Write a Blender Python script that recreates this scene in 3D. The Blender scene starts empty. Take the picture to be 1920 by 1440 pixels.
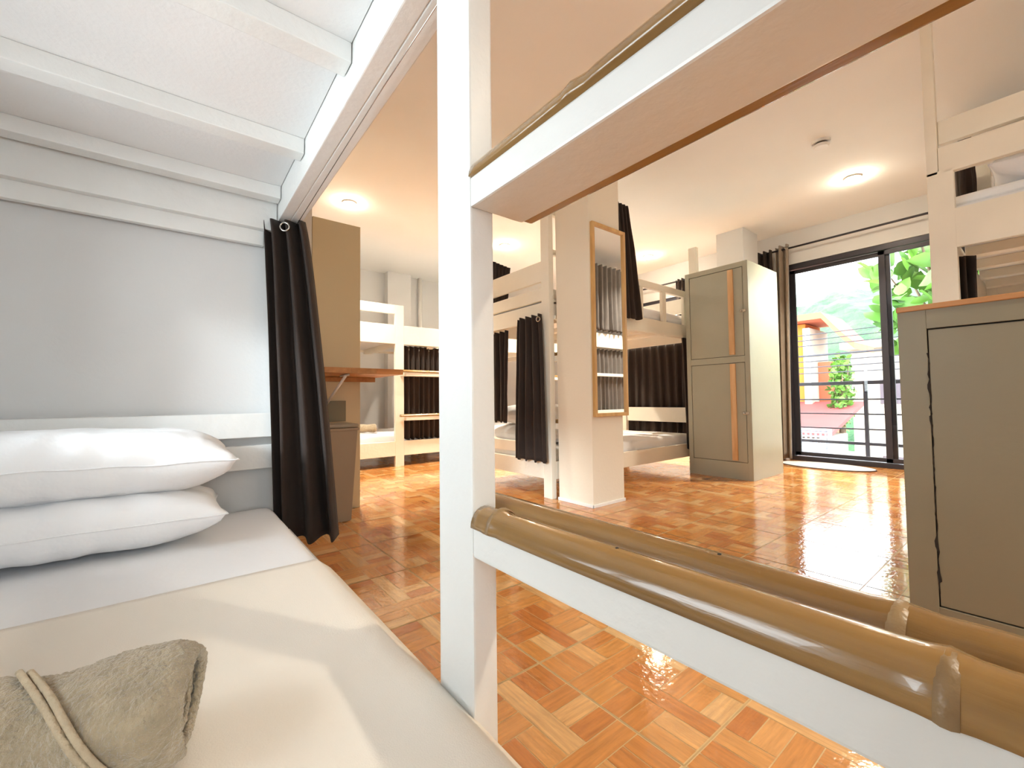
import bpy, bmesh, math, random
from mathutils import Matrix, Vector, noise
random.seed(7)
SC = bpy.context.scene
COL = SC.collection
R = math.radians

# ------------------------------------------------------------------ helpers
def lin(c):
    def f(x):
        x /= 255.0
        return x / 12.92 if x <= 0.04045 else ((x + 0.055) / 1.055) ** 2.4
    return (f(c[0]), f(c[1]), f(c[2]), 1.0)

def link(o, parent=None):
    COL.objects.link(o)
    if parent: o.parent = parent
    return o

def tag(o, label=None, cat=None, group=None, kind=None):
    if label: o['label'] = label
    if cat: o['category'] = cat
    if group: o['group'] = group
    if kind: o['kind'] = kind
    return o

def empty(name, loc=(0, 0, 0), rz=0.0):
    o = bpy.data.objects.new(name, None)
    o.location = loc; o.rotation_euler = (0, 0, rz)
    o.empty_display_size = 0.1
    return link(o)

def finish(name, bm, mat, parent=None, smooth=False, loc=None, rz=None):
    me = bpy.data.meshes.new(name)
    bmesh.ops.recalc_face_normals(bm, faces=bm.faces)
    bm.to_mesh(me); bm.free()
    mats = mat if isinstance(mat, (list, tuple)) else [mat]
    for m in mats: me.materials.append(m)
    if smooth:
        for p in me.polygons: p.use_smooth = True
    o = bpy.data.objects.new(name, me)
    if loc is not None: o.location = loc
    if rz is not None: o.rotation_euler = (0, 0, rz)
    return link(o, parent)

def add_box(bm, x0, x1, y0, y1, z0, z1, bev=0.0, mi=0):
    x0, x1 = min(x0, x1), max(x0, x1); y0, y1 = min(y0, y1), max(y0, y1)
    M = Matrix.Translation(((x0 + x1) / 2, (y0 + y1) / 2, (z0 + z1) / 2)) @ Matrix.Diagonal((x1 - x0, y1 - y0, z1 - z0, 1))
    r = bmesh.ops.create_cube(bm, size=1, matrix=M)
    fs = set(f for v in r['verts'] for f in v.link_faces)
    for f in fs: f.material_index = mi
    if bev > 0:
        es = set(e for v in r['verts'] for e in v.link_edges)
        bmesh.ops.bevel(bm, geom=list(es), offset=min(bev, (x1 - x0) * .4, (y1 - y0) * .4, (z1 - z0) * .4), segments=2, affect='EDGES', profile=.6, material=-1)

def box(name, b, mat, parent=None, bev=0.003, loc=None, rz=None):
    """b: one bounds tuple or a list of them -> ONE mesh object"""
    bm = bmesh.new()
    for q in (b if isinstance(b, list) else [b]): add_box(bm, *q, bev=bev)
    return finish(name, bm, mat, parent, loc=loc, rz=rz)

def add_tube(bm, pts, rad, seg=10, cap=True):
    pts = [Vector(p) for p in pts]; n = len(pts); rings = []
    rads = rad if isinstance(rad, (list, tuple)) else [rad] * n
    up = Vector((0, 0, 1)); prev = None
    for i, p in enumerate(pts):
        d = (pts[min(i + 1, n - 1)] - pts[max(i - 1, 0)]).normalized()
        a = prev if prev is not None else (up if abs(d.z) < .9 else Vector((1, 0, 0)))
        s = d.cross(a).normalized(); a = s.cross(d).normalized(); prev = a
        rings.append([bm.verts.new(p + (s * math.cos(t) + a * math.sin(t)) * rads[i]) for t in [2 * math.pi * k / seg for k in range(seg)]])
    for i in range(n - 1):
        for k in range(seg):
            bm.faces.new((rings[i][k], rings[i][(k + 1) % seg], rings[i + 1][(k + 1) % seg], rings[i + 1][k]))
    if cap:
        bm.faces.new(rings[0]); bm.faces.new(rings[-1])

def tube(name, pts, rad, mat, parent=None, seg=10):
    bm = bmesh.new(); add_tube(bm, pts, rad, seg)
    return finish(name, bm, mat, parent, smooth=True)

def torus(name, c, axis, R1, r, mat, parent=None):
    bm = bmesh.new()
    q = Vector((0, 0, 1)).rotation_difference(Vector(axis)).to_matrix()
    c = Vector(c); S1, S2 = 20, 8; vs = []
    for i in range(S1):
        a = 2 * math.pi * i / S1
        vs.append([bm.verts.new(c + q @ Vector(((R1 + r * math.cos(b)) * math.cos(a), (R1 + r * math.cos(b)) * math.sin(a), r * math.sin(b)))) for b in [2 * math.pi * k / S2 for k in range(S2)]])
    for i in range(S1):
        for k in range(S2):
            bm.faces.new((vs[i][k], vs[(i + 1) % S1][k], vs[(i + 1) % S1][(k + 1) % S2], vs[i][(k + 1) % S2]))
    return finish(name, bm, mat, parent, smooth=True)

# ------------------------------------------------------------------ materials
def pmat(name, c, rough=.5, var=.06, vscale=6, bump=0.0, bscale=60, spec=.5, metal=0.0, stretch=(1, 1, 1), sheen=0, c2=None, coat=0.0, detail=4, bdist=.01):
    m = bpy.data.materials.new(name); m.use_nodes = True
    nt = m.node_tree; nd = nt.nodes; lk = nt.links
    b = nd['Principled BSDF']
    b.inputs['Roughness'].default_value = rough; b.inputs['Specular IOR Level'].default_value = spec
    b.inputs['Metallic'].default_value = metal; b.inputs['Coat Weight'].default_value = coat
    if sheen: b.inputs['Sheen Weight'].default_value = sheen
    tc = nd.new('ShaderNodeTexCoord'); mp = nd.new('ShaderNodeMapping'); mp.inputs['Scale'].default_value = stretch
    lk.new(tc.outputs['Object'], mp.inputs['Vector'])
    n1 = nd.new('ShaderNodeTexNoise'); n1.inputs['Scale'].default_value = vscale; n1.inputs['Detail'].default_value = detail
    lk.new(mp.outputs['Vector'], n1.inputs['Vector'])
    cr = nd.new('ShaderNodeValToRGB'); a = lin(c)
    lo = lin(c2) if c2 else tuple(max(0, x * (1 - var)) for x in a[:3]) + (1,)
    hi = a if c2 else tuple(min(1, x * (1 + var)) for x in a[:3]) + (1,)
    cr.color_ramp.elements[0].color = lo; cr.color_ramp.elements[0].position = .3
    cr.color_ramp.elements[1].color = hi; cr.color_ramp.elements[1].position = .7
    lk.new(n1.outputs['Fac'], cr.inputs['Fac']); lk.new(cr.outputs['Color'], b.inputs['Base Color'])
    if bump > 0:
        n2 = nd.new('ShaderNodeTexNoise'); n2.inputs['Scale'].default_value = bscale; n2.inputs['Detail'].default_value = 4
        lk.new(mp.outputs['Vector'], n2.inputs['Vector'])
        bp = nd.new('ShaderNodeBump'); bp.inputs['Strength'].default_value = bump; bp.inputs['Distance'].default_value = bdist
        lk.new(n2.outputs['Fac'], bp.inputs['Height']); lk.new(bp.outputs['Normal'], b.inputs['Normal'])
    return m

M = {}
M['paint'] = pmat('white gloss paint', (226, 226, 224), .34, .03, 5, .18, 35)
M['paint_lamplit'] = pmat('lamp-tinted white paint', (236, 230, 216), .4, .03, 5, .12, 35)  # white bed paint with the warm lamp light put into its colour
M['deck'] = pmat('painted plywood', (228, 228, 228), .5, .03, 3, .1, 80)
M['wall'] = pmat('grey white wall paint', (214, 214, 214), .85, .025, 2, .05, 90)
M['pillar'] = pmat('cream pillar paint', (232, 222, 204), .7, .02, 3, .08, 60)
M['ceiling'] = pmat('ceiling paint', (240, 240, 238), .9, .015, 2, .04, 90)
M['locker'] = pmat('grey green locker paint', (172, 172, 156), .36, .03, 4, .06, 40)
M['locker_near'] = pmat('grey olive locker paint', (130, 122, 100), .42, .03, 4, .06, 40)
M['panel'] = pmat('beige cabinet paint', (208, 194, 160), .5, .02, 3, .05, 40)
M['curtain'] = pmat('dark brown curtain cloth', (46, 34, 28), .85, .12, 12, .1, 400, sheen=.05)
M['curtain_taupe'] = pmat('taupe curtain cloth', (140, 124, 108), .8, .1, 12, .1, 300, sheen=.2)
M['curtain_daylit'] = pmat('daylit dark curtain cloth', (104, 98, 94), .85, .1, 12, .1, 300)  # dark curtain cloth, greyed to carry the daylight falling on it
M['sheet'] = pmat('white bed sheet', (238, 238, 240), .85, .01, 3, .12, 14, bdist=.02)
M['blanket'] = pmat('cream cotton cover', (236, 228, 216), .9, .02, 3, .15, 500)
M['pillow'] = pmat('white pillow cotton', (240, 240, 242), .85, .01, 3, .35, 11, bdist=.02)
M['towel'] = pmat('terry towel', (184, 168, 140), 1.0, .14, 60, 1.0, 260, sheen=.5, bdist=.006)
M['towel_hem'] = pmat('towel hem weave', (200, 182, 154), .95, .05, 60, .5, 200)
M['metal'] = pmat('dark steel', (58, 56, 62), .4, .05, 5, 0, spec=.5, metal=.4)
M['chrome'] = pmat('nickel', (200, 196, 190), .22, .03, 5, metal=1.0)
M['white_plastic'] = pmat('white plastic', (236, 234, 230), .4, .02, 5)
M['bin'] = pmat('brown plastic', (156, 140, 120), .4, .03, 5)
M['bin_lid'] = pmat('grey brown plastic', (156, 146, 130), .4, .03, 5)
M['pine'] = pmat('pine wood', (230, 196, 150), .45, .1, 4, .05, 60, stretch=(6, 6, .8), c2=(206, 158, 108))
M['shelfwood'] = pmat('acacia block wood', (214, 150, 92), .4, .1, 4, .05, 60, stretch=(1, 8, 8), c2=(176, 112, 60))
M['wood_edge'] = pmat('wood edging', (190, 138, 86), .45, .1, 4, .05, 60, stretch=(8, 1, 8), c2=(168, 116, 68))
M['oakframe'] = pmat('light oak', (212, 170, 108), .4, .1, 4, .05, 60, stretch=(6, 6, 1), c2=(192, 148, 88))
M['bamboo'] = pmat('lacquered bamboo', (160, 122, 70), .22, .2, 4, .06, 30, stretch=(.7, 9, 9), c2=(122, 88, 44), coat=.5)
M['bamboo_node'] = pmat('bamboo node', (168, 138, 96), .4, .2, 12, .3, 60, c2=(104, 76, 46))
M['concrete'] = pmat('balcony tiles', (208, 208, 208), .6, .05, 3)
M['mat_oval'] = pmat('woven white mat', (224, 220, 216), .9, .08, 40, .5, 200)
M['mat_edge'] = pmat('grey mat binding', (96, 88, 88), .9, .05, 40)
M['orange'] = pmat('orange house paint', (190, 104, 26), .8, .08, .6, .1, 10)
M['orange2'] = pmat('salmon house paint', (180, 92, 62), .8, .06, .6)
M['housewhite'] = pmat('pale house paint', (168, 160, 146), .8, .04, .6)
M['redroof'] = pmat('faded red roof', (140, 62, 60), .8, .12, 1.5, .4, 6)
M['glassdark'] = pmat('dark house glass', (88, 84, 92), .2, .05, 2)
M['leaf'] = pmat('leaf', (96, 140, 40), .5, .25, 1.2, c2=(58, 100, 34))
M['hill'] = pmat('forest canopy', (74, 108, 66), .9, .3, .55, 1.0, .7, c2=(40, 74, 46), bdist=.8)
M['bark'] = pmat('bark', (104, 84, 66), .9, .2, 10, .4, 30)
M['cable'] = pmat('black cable', (50, 48, 54), .6, .05, 5)
M['road'] = pmat('pale asphalt', (160, 158, 154), .9, .08, 1, .2, 20)
M['wicker'] = pmat('grey wicker', (120, 122, 134), .8, .3, 10, .5, 20)
M['groove'] = pmat('dark gap', (40, 34, 28), .9, .1, 5)

def mirror_mat():
    m = bpy.data.materials.new('mirror silver'); m.use_nodes = True
    b = m.node_tree.nodes['Principled BSDF']
    b.inputs['Metallic'].default_value = 1; b.inputs['Roughness'].default_value = .0
    b.inputs['Base Color'].default_value = (.93, .93, .93, 1)
    return m
M['mirror'] = mirror_mat()

def glass_mat():
    m = bpy.data.materials.new('window glass'); m.use_nodes = True
    nt = m.node_tree; nt.nodes.clear(); nd = nt.nodes; lk = nt.links
    o = nd.new('ShaderNodeOutputMaterial'); mx = nd.new('ShaderNodeMixShader')
    t = nd.new('ShaderNodeBsdfTransparent'); g = nd.new('ShaderNodeBsdfGlossy'); fr = nd.new('ShaderNodeFresnel')
    g.inputs['Roughness'].default_value = .01; fr.inputs['IOR'].default_value = 1.45
    t.inputs['Color'].default_value = (.97, .985, .98, 1)
    lk.new(fr.outputs[0], mx.inputs[0]); lk.new(t.outputs[0], mx.inputs[1]); lk.new(g.outputs[0], mx.inputs[2]); lk.new(mx.outputs[0], o.inputs[0])
    return m
M['glass'] = glass_mat()

def emit_mat(name, c, s):
    m = bpy.data.materials.new(name); m.use_nodes = True
    b = m.node_tree.nodes['Principled BSDF']
    b.inputs['Emission Color'].default_value = (*c, 1); b.inputs['Emission Strength'].default_value = s
    b.inputs['Base Color'].default_value = (.8, .8, .8, 1)
    return m

def plank_mat():
    m = bpy.data.materials.new('wood print tile'); m.use_nodes = True
    nt = m.node_tree; nd = nt.nodes; lk = nt.links; b = nd['Principled BSDF']
    at = nd.new('ShaderNodeAttribute'); at.attribute_name = 'tone'
    uv = nd.new('ShaderNodeUVMap'); uv.uv_map = 'UVMap'
    mp = nd.new('ShaderNodeMapping'); mp.inputs['Scale'].default_value = (9, 110, 1)
    lk.new(uv.outputs[0], mp.inputs['Vector'])
    n = nd.new('ShaderNodeTexNoise'); n.inputs['Scale'].default_value = 1; n.inputs['Detail'].default_value = 5; n.inputs['Roughness'].default_value = .6
    lk.new(mp.outputs[0], n.inputs['Vector'])
    cr = nd.new('ShaderNodeValToRGB'); e = cr.color_ramp.elements
    e[0].color = lin((188, 112, 56)); e[0].position = 0
    e[1].color = lin((224, 182, 128)); e[1].position = 1
    e2 = e.new(.5); e2.color = lin((210, 146, 80))
    lk.new(at.outputs['Fac'], cr.inputs['Fac'])
    mr = nd.new('ShaderNodeMapRange'); mr.inputs['From Min'].default_value = .3; mr.inputs['From Max'].default_value = .7
    mr.inputs['To Min'].default_value = .70; mr.inputs['To Max'].default_value = 1.15
    lk.new(n.outputs['Fac'], mr.inputs['Value'])
    mx = nd.new('ShaderNodeMix'); mx.data_type = 'RGBA'; mx.blend_type = 'MULTIPLY'; mx.inputs['Factor'].default_value = 1
    lk.new(cr.outputs['Color'], mx.inputs['A'])
    cb = nd.new('ShaderNodeCombineColor')
    for i in range(3): lk.new(mr.outputs['Result'], cb.inputs[i])
    lk.new(cb.outputs[0], mx.inputs['B']); lk.new(mx.outputs['Result'], b.inputs['Base Color'])
    b.inputs['Roughness'].default_value = .10; b.inputs['Specular IOR Level'].default_value = .5
    b.inputs['Coat Weight'].default_value = .25; b.inputs['Coat Roughness'].default_value = .06
    tc = nd.new('ShaderNodeTexCoord'); n2 = nd.new('ShaderNodeTexNoise'); n2.inputs['Scale'].default_value = 55; n2.inputs['Detail'].default_value = 2
    lk.new(tc.outputs['Object'], n2.inputs['Vector'])
    bp = nd.new('ShaderNodeBump'); bp.inputs['Strength'].default_value = .08; bp.inputs['Distance'].default_value = .01
    lk.new(n2.outputs['Fac'], bp.inputs['Height']); lk.new(bp.outputs[0], b.inputs['Normal'])
    return m
M['plank'] = plank_mat()
M['tile_line'] = pmat('tile printed line', (222, 190, 138), .15, .03, 20, coat=.3)
M['grout'] = pmat('tile grout', (206, 172, 122), .8, .08, 20)

# ------------------------------------------------------------------ floor of printed tiles
def make_floor():
    bm = bmesh.new(); uvl = bm.loops.layers.uv.new('UVMap'); tl = bm.faces.layers.float.new('tone')
    X0, X1, Y0, Y1 = -.75, 5.25, -1.75, 5.75
    add_box(bm, X0, X1, Y0, Y1, -.12, -.002, mi=2)
    T = .4; e = T / 8.0
    # (a0,a1,b0,b1,dir) in eighths
    P = [(0, 1, 0, 2), (1, 2, 0, 2), (2, 3, 0, 2), (3, 5, 0, 1), (3, 5, 1, 2), (0, 5, 2, 3), (3, 4, 3, 5), (4, 5, 3, 5), (2, 3, 3, 8),
         (0, 2, 3, 4), (0, 2, 4, 5), (0, 2, 5, 6), (0, 1, 6, 8), (1, 2, 6, 8),
         (7, 8, 6, 8), (6, 7, 6, 8), (5, 6, 6, 8), (3, 5, 7, 8), (3, 5, 6, 7), (3, 8, 5, 6), (5, 6, 0, 5),
         (6, 8, 4, 5), (6, 8, 3, 4), (6, 8, 2, 3), (7, 8, 0, 2), (6, 7, 0, 2)]
    tones = [random.random() for _ in P]
    ox, oy = .749, .45
    for i in range(math.floor((X0 - ox) / T), math.ceil((X1 - ox) / T)):
        for j in range(math.floor((Y0 - oy) / T), math.ceil((Y1 - oy) / T)):
            tx, ty = ox + i * T, oy + j * T
            if tx < X0 or tx + T > X1 + .35 or ty < Y0: continue
            g = .0016
            vs = [bm.verts.new((x, y, -.0008)) for x, y in ((tx + g, ty + g), (tx + T - g, ty + g), (tx + T - g, ty + T - g), (tx + g, ty + T - g))]
            f = bm.faces.new(vs); f.material_index = 1
            for k, (a0, a1, b0, b1) in enumerate(P):
                h = .0011
                xa, xb = tx + a0 * e + h, tx + a1 * e - h
                yb, ya = ty + T - b0 * e - h, ty + T - b1 * e + h
                if a0 == 0: xa += .0025
                if a1 == 8: xb -= .0025
                if b0 == 0: yb -= .0025
                if b1 == 8: ya += .0025
                vs = [bm.verts.new(p) for p in ((xa, ya, 0), (xb, ya, 0), (xb, yb, 0), (xa, yb, 0))]
                f = bm.faces.new(vs); f.material_index = 0
                f[tl] = min(1, max(0, tones[k] * .75 + .25 * random.random()))
                along_x = (a1 - a0) > (b1 - b0)
                off = random.random() * 9
                for lp in f.loops:
                    x, y = lp.vert.co.x, lp.vert.co.y
                    lp[uvl].uv = (x + off, y + off) if along_x else (y + off, x + off)
    me = bpy.data.meshes.new('floor'); bm.to_mesh(me); bm.free()
    for m in (M['plank'], M['tile_line'], M['grout']): me.materials.append(m)
    o = bpy.data.objects.new('floor', me); link(o); tag(o, kind='structure')
make_floor()

# ------------------------------------------------------------------ room shell
ZC = 2.45
def struct(name, b, mat, bev=0.0):
    o = box(name, b, mat, bev=bev); tag(o, kind='structure'); return o
struct('ceiling', (-.85, 5.4, -1.85, 5.85, ZC, ZC + .15), M['ceiling'])
struct('wall_left', [(-.80, -.68, -1.85, .35, -.12, ZC), (-.80, -.68, 1.60, 5.85, -.12, ZC), (-.80, -.68, .35, 1.60, -.12, .72), (-.80, -.68, .35, 1.60, 1.36, ZC)], M['wall'])
struct('wall_back', (-.68, 5.2, 5.70, 5.85, -.12, ZC), M['wall'])
struct('wall_front', [(-.68, -.60, -1.75, -1.62, 0, ZC), (.30, 5.2, -1.75, -1.62, 0, ZC), (-.60, .30, -1.75, -1.62, 0, .50), (-.60, .30, -1.75, -1.62, 1.50, ZC)], M['wall'])
struct('wall_right', [(5.2, 5.36, -1.75, .12, 0, ZC), (5.2, 5.36, 1.80, 2.85, 0, ZC), (5.2, 5.36, 4.45, 5.85, 0, ZC),
                      (5.2, 5.36, .12, 1.80, 2.10, ZC), (5.2, 5.36, 2.85, 4.45, 2.02, ZC), (5.2, 5.36, 2.85, 4.45, 0, .95)], M['wall'])
struct('wall_head', [(-.68, .395, 1.95, 2.80, 0, ZC), (-.68, .652, 2.80, 3.25, 0, ZC)], M['wall'])
struct('pillar', (2.05, 2.36, 1.80, 2.10, 0, ZC), M['pillar'], .004)
struct('pillar_window', (4.63, 4.98, 1.96, 2.24, 0, ZC), M['wall'], .004)
struct('pillar_back', (2.26, 2.60, 5.57, 5.70, 0, ZC), M['wall'], .004)
struct('trim_1', (-.0, 5.2, 5.685, 5.70, 0, .08), M['white_plastic'])
struct('trim_2', [(2.044, 2.366, 1.794, 1.80, 0, .02), (2.044, 2.05, 1.794, 2.106, 0, .02)], M['white_plastic'], .002)

def sliding_door():
    root = empty('window_1', (5.24, .12, 0)); tag(root, kind='structure')
    W_, H_ = 1.68, 2.10
    box('window_frame', [(-.03, .05, 0, W_, H_ - .055, H_), (-.03, .05, 0, W_, 0, .045), (-.03, .05, 0, .05, .045, H_ - .055), (-.03, .05, W_ - .05, W_, .045, H_ - .055)], M['metal'], root)
    for k, (a, b, x) in enumerate(((.05, .88, -.012), (.80, W_ - .05, .02))):
        sb = box('sash', [(x - .012, x + .012, a, a + .05, .05, H_ - .06), (x - .012, x + .012, b - .05, b, .05, H_ - .06), (x - .012, x + .012, a, b, .05, .09), (x - .012, x + .012, a, b, H_ - .10, H_ - .06)], M['metal'], root)
        box('pane', (x - .003, x + .003, a + .05, b - .05, .09, H_ - .10), M['glass'], sb, bev=0)
sliding_door()
def window(name, org, axis, w, z0, z1):
    root = empty(name, org); tag(root, kind='structure')
    def b(a0, a1, d0, d1, za, zb): return (d0, d1, a0, a1, za, zb) if axis == 'y' else (a0, a1, d0, d1, za, zb)
    box('window_frame', [b(0, w, -.03, .05, z1 - .05, z1), b(0, w, -.03, .05, z0, z0 + .05), b(0, .05, -.03, .05, z0 + .05, z1 - .05), b(w - .05, w, -.03, .05, z0 + .05, z1 - .05), b(w / 2 - .025, w / 2 + .025, -.02, .04, z0 + .05, z1 - .05)], M['metal'], root)
    box('pane', b(.05, w - .05, -.003, .003, z0 + .05, z1 - .05), M['glass'], root, bev=0)
window('window_2', (5.24, 2.85, 0), 'y', 1.60, .95, 2.02)

window('window_3', (-.74, .35, 0), 'y', 1.25, .72, 1.36)
window('fill_window', (-.60, -1.69, 0), 'x', .90, .50, 1.50)  # unseen window, added to brighten the pillow fronts and head board

# ------------------------------------------------------------------ beds
def half_bamboo(name, parent, u0, u1, vc, wid, hgt, z, nodes, seed=0, U=lambda a: a):
    """split bamboo pole lying along local u on its flat face"""
    rnd = random.Random(seed)
    bm = bmesh.new(); N = 46; S = 12; rows = []
    for i in range(N + 1):
        u = u0 + (u1 - u0) * i / N
        wob = .002 * math.sin(u * 9 + seed) ; k = 1 + .04 * math.sin(u * 5 + seed * 2)
        for nn in nodes:
            d = (u - nn) / .008
            k += .09 * math.exp(-d * d)
            k -= .05 * math.exp(-((u - nn + .016) / .006) ** 2)
        row = []
        for s in range(S + 1):
            t = math.pi * s / S
            row.append(bm.verts.new((U(u), vc + wob + math.cos(t) * wid / 2 * k, z + math.sin(t) * hgt * k)))
        rows.append(row)
    for i in range(N):
        for s in range(S):
            bm.faces.new((rows[i][s], rows[i + 1][s], rows[i + 1][s + 1], rows[i][s + 1]))
        bm.faces.new((rows[i][0], rows[i][S], rows[i + 1][S], rows[i + 1][0]))
    bm.faces.new(rows[0]); bm.faces.new(rows[-1])
    o = finish(name, bm, M['bamboo'], parent, smooth=True)
    for nn in nodes:
        b2 = bmesh.new(); rr = []
        for du, kk in ((-.005, 1.02), (-.002, 1.10), (.002, 1.10), (.005, 1.02)):
            rr.append([b2.verts.new((U(nn + du), vc + math.cos(math.pi * s / S) * wid / 2 * kk, z + math.sin(math.pi * s / S) * hgt * kk)) for s in range(S + 1)])
        for i in range(3):
            for s in range(S): b2.faces.new((rr[i][s], rr[i + 1][s], rr[i + 1][s + 1], rr[i][s + 1]))
        finish('bamboo_node', b2, M['bamboo_node'], o, smooth=True)
    return o

def bunk(label, loc, th, head_v=.08, L=2.0, W=.95, flip=False, mat=None, lad=(.55, .641), mid_top=2.3, corner_top=(1.75, 1.75), back_top=1.7,
         low=(.13, .25), up=(1.28, 1.45), up_v=(0, .03), deck_z=1.47, slats=(.2, .6, 1.0, 1.4, 1.8), slat_z=None, slat_w=.07,
         rungs=(.474, .94), plain_rungs=(), rung_v=(-.052, .038), guards=(), balusters=(), end0=(), end1=(), extra=(), nodes=(((.14,), (.30, .5)), ((.2,), (.4,)))):
    mat = mat or M['paint_lamplit']
    root = empty('bunk_bed', (*loc, 0), th)
    tag(root, label, 'bunk bed', 'bunk beds of the dormitory')
    def B(u0, u1, v0, v1, z0, z1):
        if flip: u0, u1 = L - u1, L - u0
        return (u0, u1, v0, v1, z0, z1)
    l0, l1 = lad
    c = .045; cv = .08
    box('post', B(0, c, 0, cv, 0, corner_top[0]), mat, root)
    box('post', B(L - c, L, 0, head_v, 0, corner_top[1]), mat, root)
    box('post', B(l0, l1, 0, .038, 0, mid_top), mat, root)
    box('post', B(0, c, W - cv, W, 0, back_top), mat, root)
    box('post', B(L - c, L, W - cv, W, 0, back_top), mat, root)
    box('bed_rail', [B(c, l0, 0, .03, *low), B(l1, L - c, 0, .03, *low)], mat, root)
    box('bed_rail', B(c, L - c, W - .03, W, *low), mat, root)
    box('bed_rail', B(0, c, cv, W - cv, *low), mat, root)
    box('bed_rail', B(L - c, L, cv, W - cv, *low), mat, root)
    box('bed_base', B(c, L - c, .04, W - .03, .17, .19), mat, root, bev=0)
    box('upper_rail', [B(c, l0, *up_v, *up), B(l1, L - c, *up_v, *up)] if up_v[0] >= 0 else B(0, L, *up_v, *up), mat, root)
    box('upper_rail', B(c, L - c, W - .03, W, *up), mat, root)
    sz = slat_z or (deck_z - .05, deck_z)
    for s in slats: box('slat', B(s, s + slat_w, .04, W - .03, *sz), mat, root)
    box('deck_panel', B(.045, L - .045, .04, W - .03, deck_z, deck_z + .012), M['deck'], root, bev=0)
    for i, z in enumerate(rungs):
        r = box('rung', B(c, l0, rung_v[0], rung_v[1], z, z + .04), mat, root)
        wd = (rung_v[1] - rung_v[0]) / 2
        U = (lambda a: L - a) if flip else (lambda a: a)
        for q in range(2):
            half_bamboo('bamboo_pole', root, c, l0 - .002 + (.06 if q == 0 else 0), rung_v[0] + wd * (q + .5) + (.004 if q else -.004), wd + .002, .026, z + .04, nodes[i % 2][q], seed=i * 2 + q + int(loc[0] * 10), U=U)
    for z in plain_rungs: box('rung', B(c, l0, 0, .035, z, z + .035), mat, root)
    for g in guards: box('guard_rail', B(*g), mat, root)
    for b_, z0, z1, w in balusters: box('baluster', B(b_, b_ + w, 0, .03, z0, z1), mat, root)
    for z0, z1 in end0: box('end_board', B(.005, .03, cv, W - cv, z0, z1), mat, root)
    for z0, z1 in end1: box('end_board', B(L - .03, L - .005, head_v, W - cv, z0, z1), mat, root)
    for nm, q in extra: box(nm, [B(*t) for t in q] if isinstance(q, list) else B(*q), M['bamboo'] if 'bamboo' in nm else mat, root)
    return root

def to_world(root, p):
    return Matrix.Translation(root.location) @ root.rotation_euler.to_matrix().to_4x4() @ Vector(p)

def mattress(name, root, u0, u1, v0, v1, z0, z1, label, mat=None, seed=0, amp=.004):
    bm = bmesh.new(); NU, NV = 70, 36; r = min(.045, (z1 - z0) * .45)
    def prof(t, a, b):  # rounded edge distance
        return t
    top = []
    def edge(d):  # height drop from distance to border
        if d >= r: return 0.0
        return r - math.sqrt(max(0, r * r - (r - d) ** 2))
    us = [u0 + r * .02] ; vs_ = []
    def samples(a, b, n):
        s = []
        for i in range(n + 1):
            t = i / n
            s.append(a + (b - a) * t)
        ex = [a + r * (1 - math.cos(math.pi / 2 * k / 5)) for k in range(5)]
        ex2 = [b - r * (1 - math.cos(math.pi / 2 * k / 5)) for k in range(5)]
        s = [x for x in s if a + r < x < b - r]
        return sorted(ex + s + ex2)
    US, VS = samples(u0, u1, NU), samples(v0, v1, NV)
    grid = []
    for u in US:
        row = []
        for v in VS:
            du, dv = min(u - u0, u1 - u), min(v - v0, v1 - v)
            q = math.hypot(max(0, r - du), max(0, r - dv))
            if q > r:  # outside the round corner: pull in
                k = r / q
                cu = u0 + r if u < u0 + r else (u1 - r if u > u1 - r else u)
                cv_ = v0 + r if v < v0 + r else (v1 - r if v > v1 - r else v)
                uu, vv = cu + (u - cu) * k, cv_ + (v - cv_) * k; h = r
            else:
                uu, vv = u, v; h = r - math.sqrt(max(0, r * r - q * q))
            w = amp * noise.noise(Vector((u * 4 + seed, v * 4, seed))) + amp * .5 * noise.noise(Vector((u * 13 + seed, v * 9, seed)))
            row.append(bm.verts.new((uu, vv, z1 - h + w * (1 if h < r * .5 else .2))))
        grid.append(row)
    nu, nv = len(US), len(VS)
    for i in range(nu - 1):
        for j in range(nv - 1):
            bm.faces.new((grid[i][j], grid[i + 1][j], grid[i + 1][j + 1], grid[i][j + 1]))
    rim = [grid[i][0] for i in range(nu)] + [grid[-1][j] for j in range(1, nv)] + [grid[i][-1] for i in range(nu - 2, -1, -1)] + [grid[0][j] for j in range(nv - 2, 0, -1)]
    prev = rim
    for zz, out in ((z0 + (z1 - z0 - r) * .6, .003), (z0 + .015, .002), (z0, -.012)):
        cur = []
        for v_ in rim:
            cu, cv_ = (u0 + u1) / 2, (v0 + v1) / 2
            d = Vector((v_.co.x - cu, v_.co.y - cv_, 0)).normalized()
            cur.append(bm.verts.new((v_.co.x + d.x * out, v_.co.y + d.y * out, zz)))
        for k in range(len(rim)):
            bm.faces.new((prev[k], prev[(k + 1) % len(rim)], cur[(k + 1) % len(rim)], cur[k]))
        prev = cur
    bm.faces.new(prev)
    o = finish(name, bm, mat or M['sheet'], None, smooth=True, loc=root.location, rz=root.rotation_euler.z)
    return tag(o, label, 'mattress', 'mattresses on the bunk beds')

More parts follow.
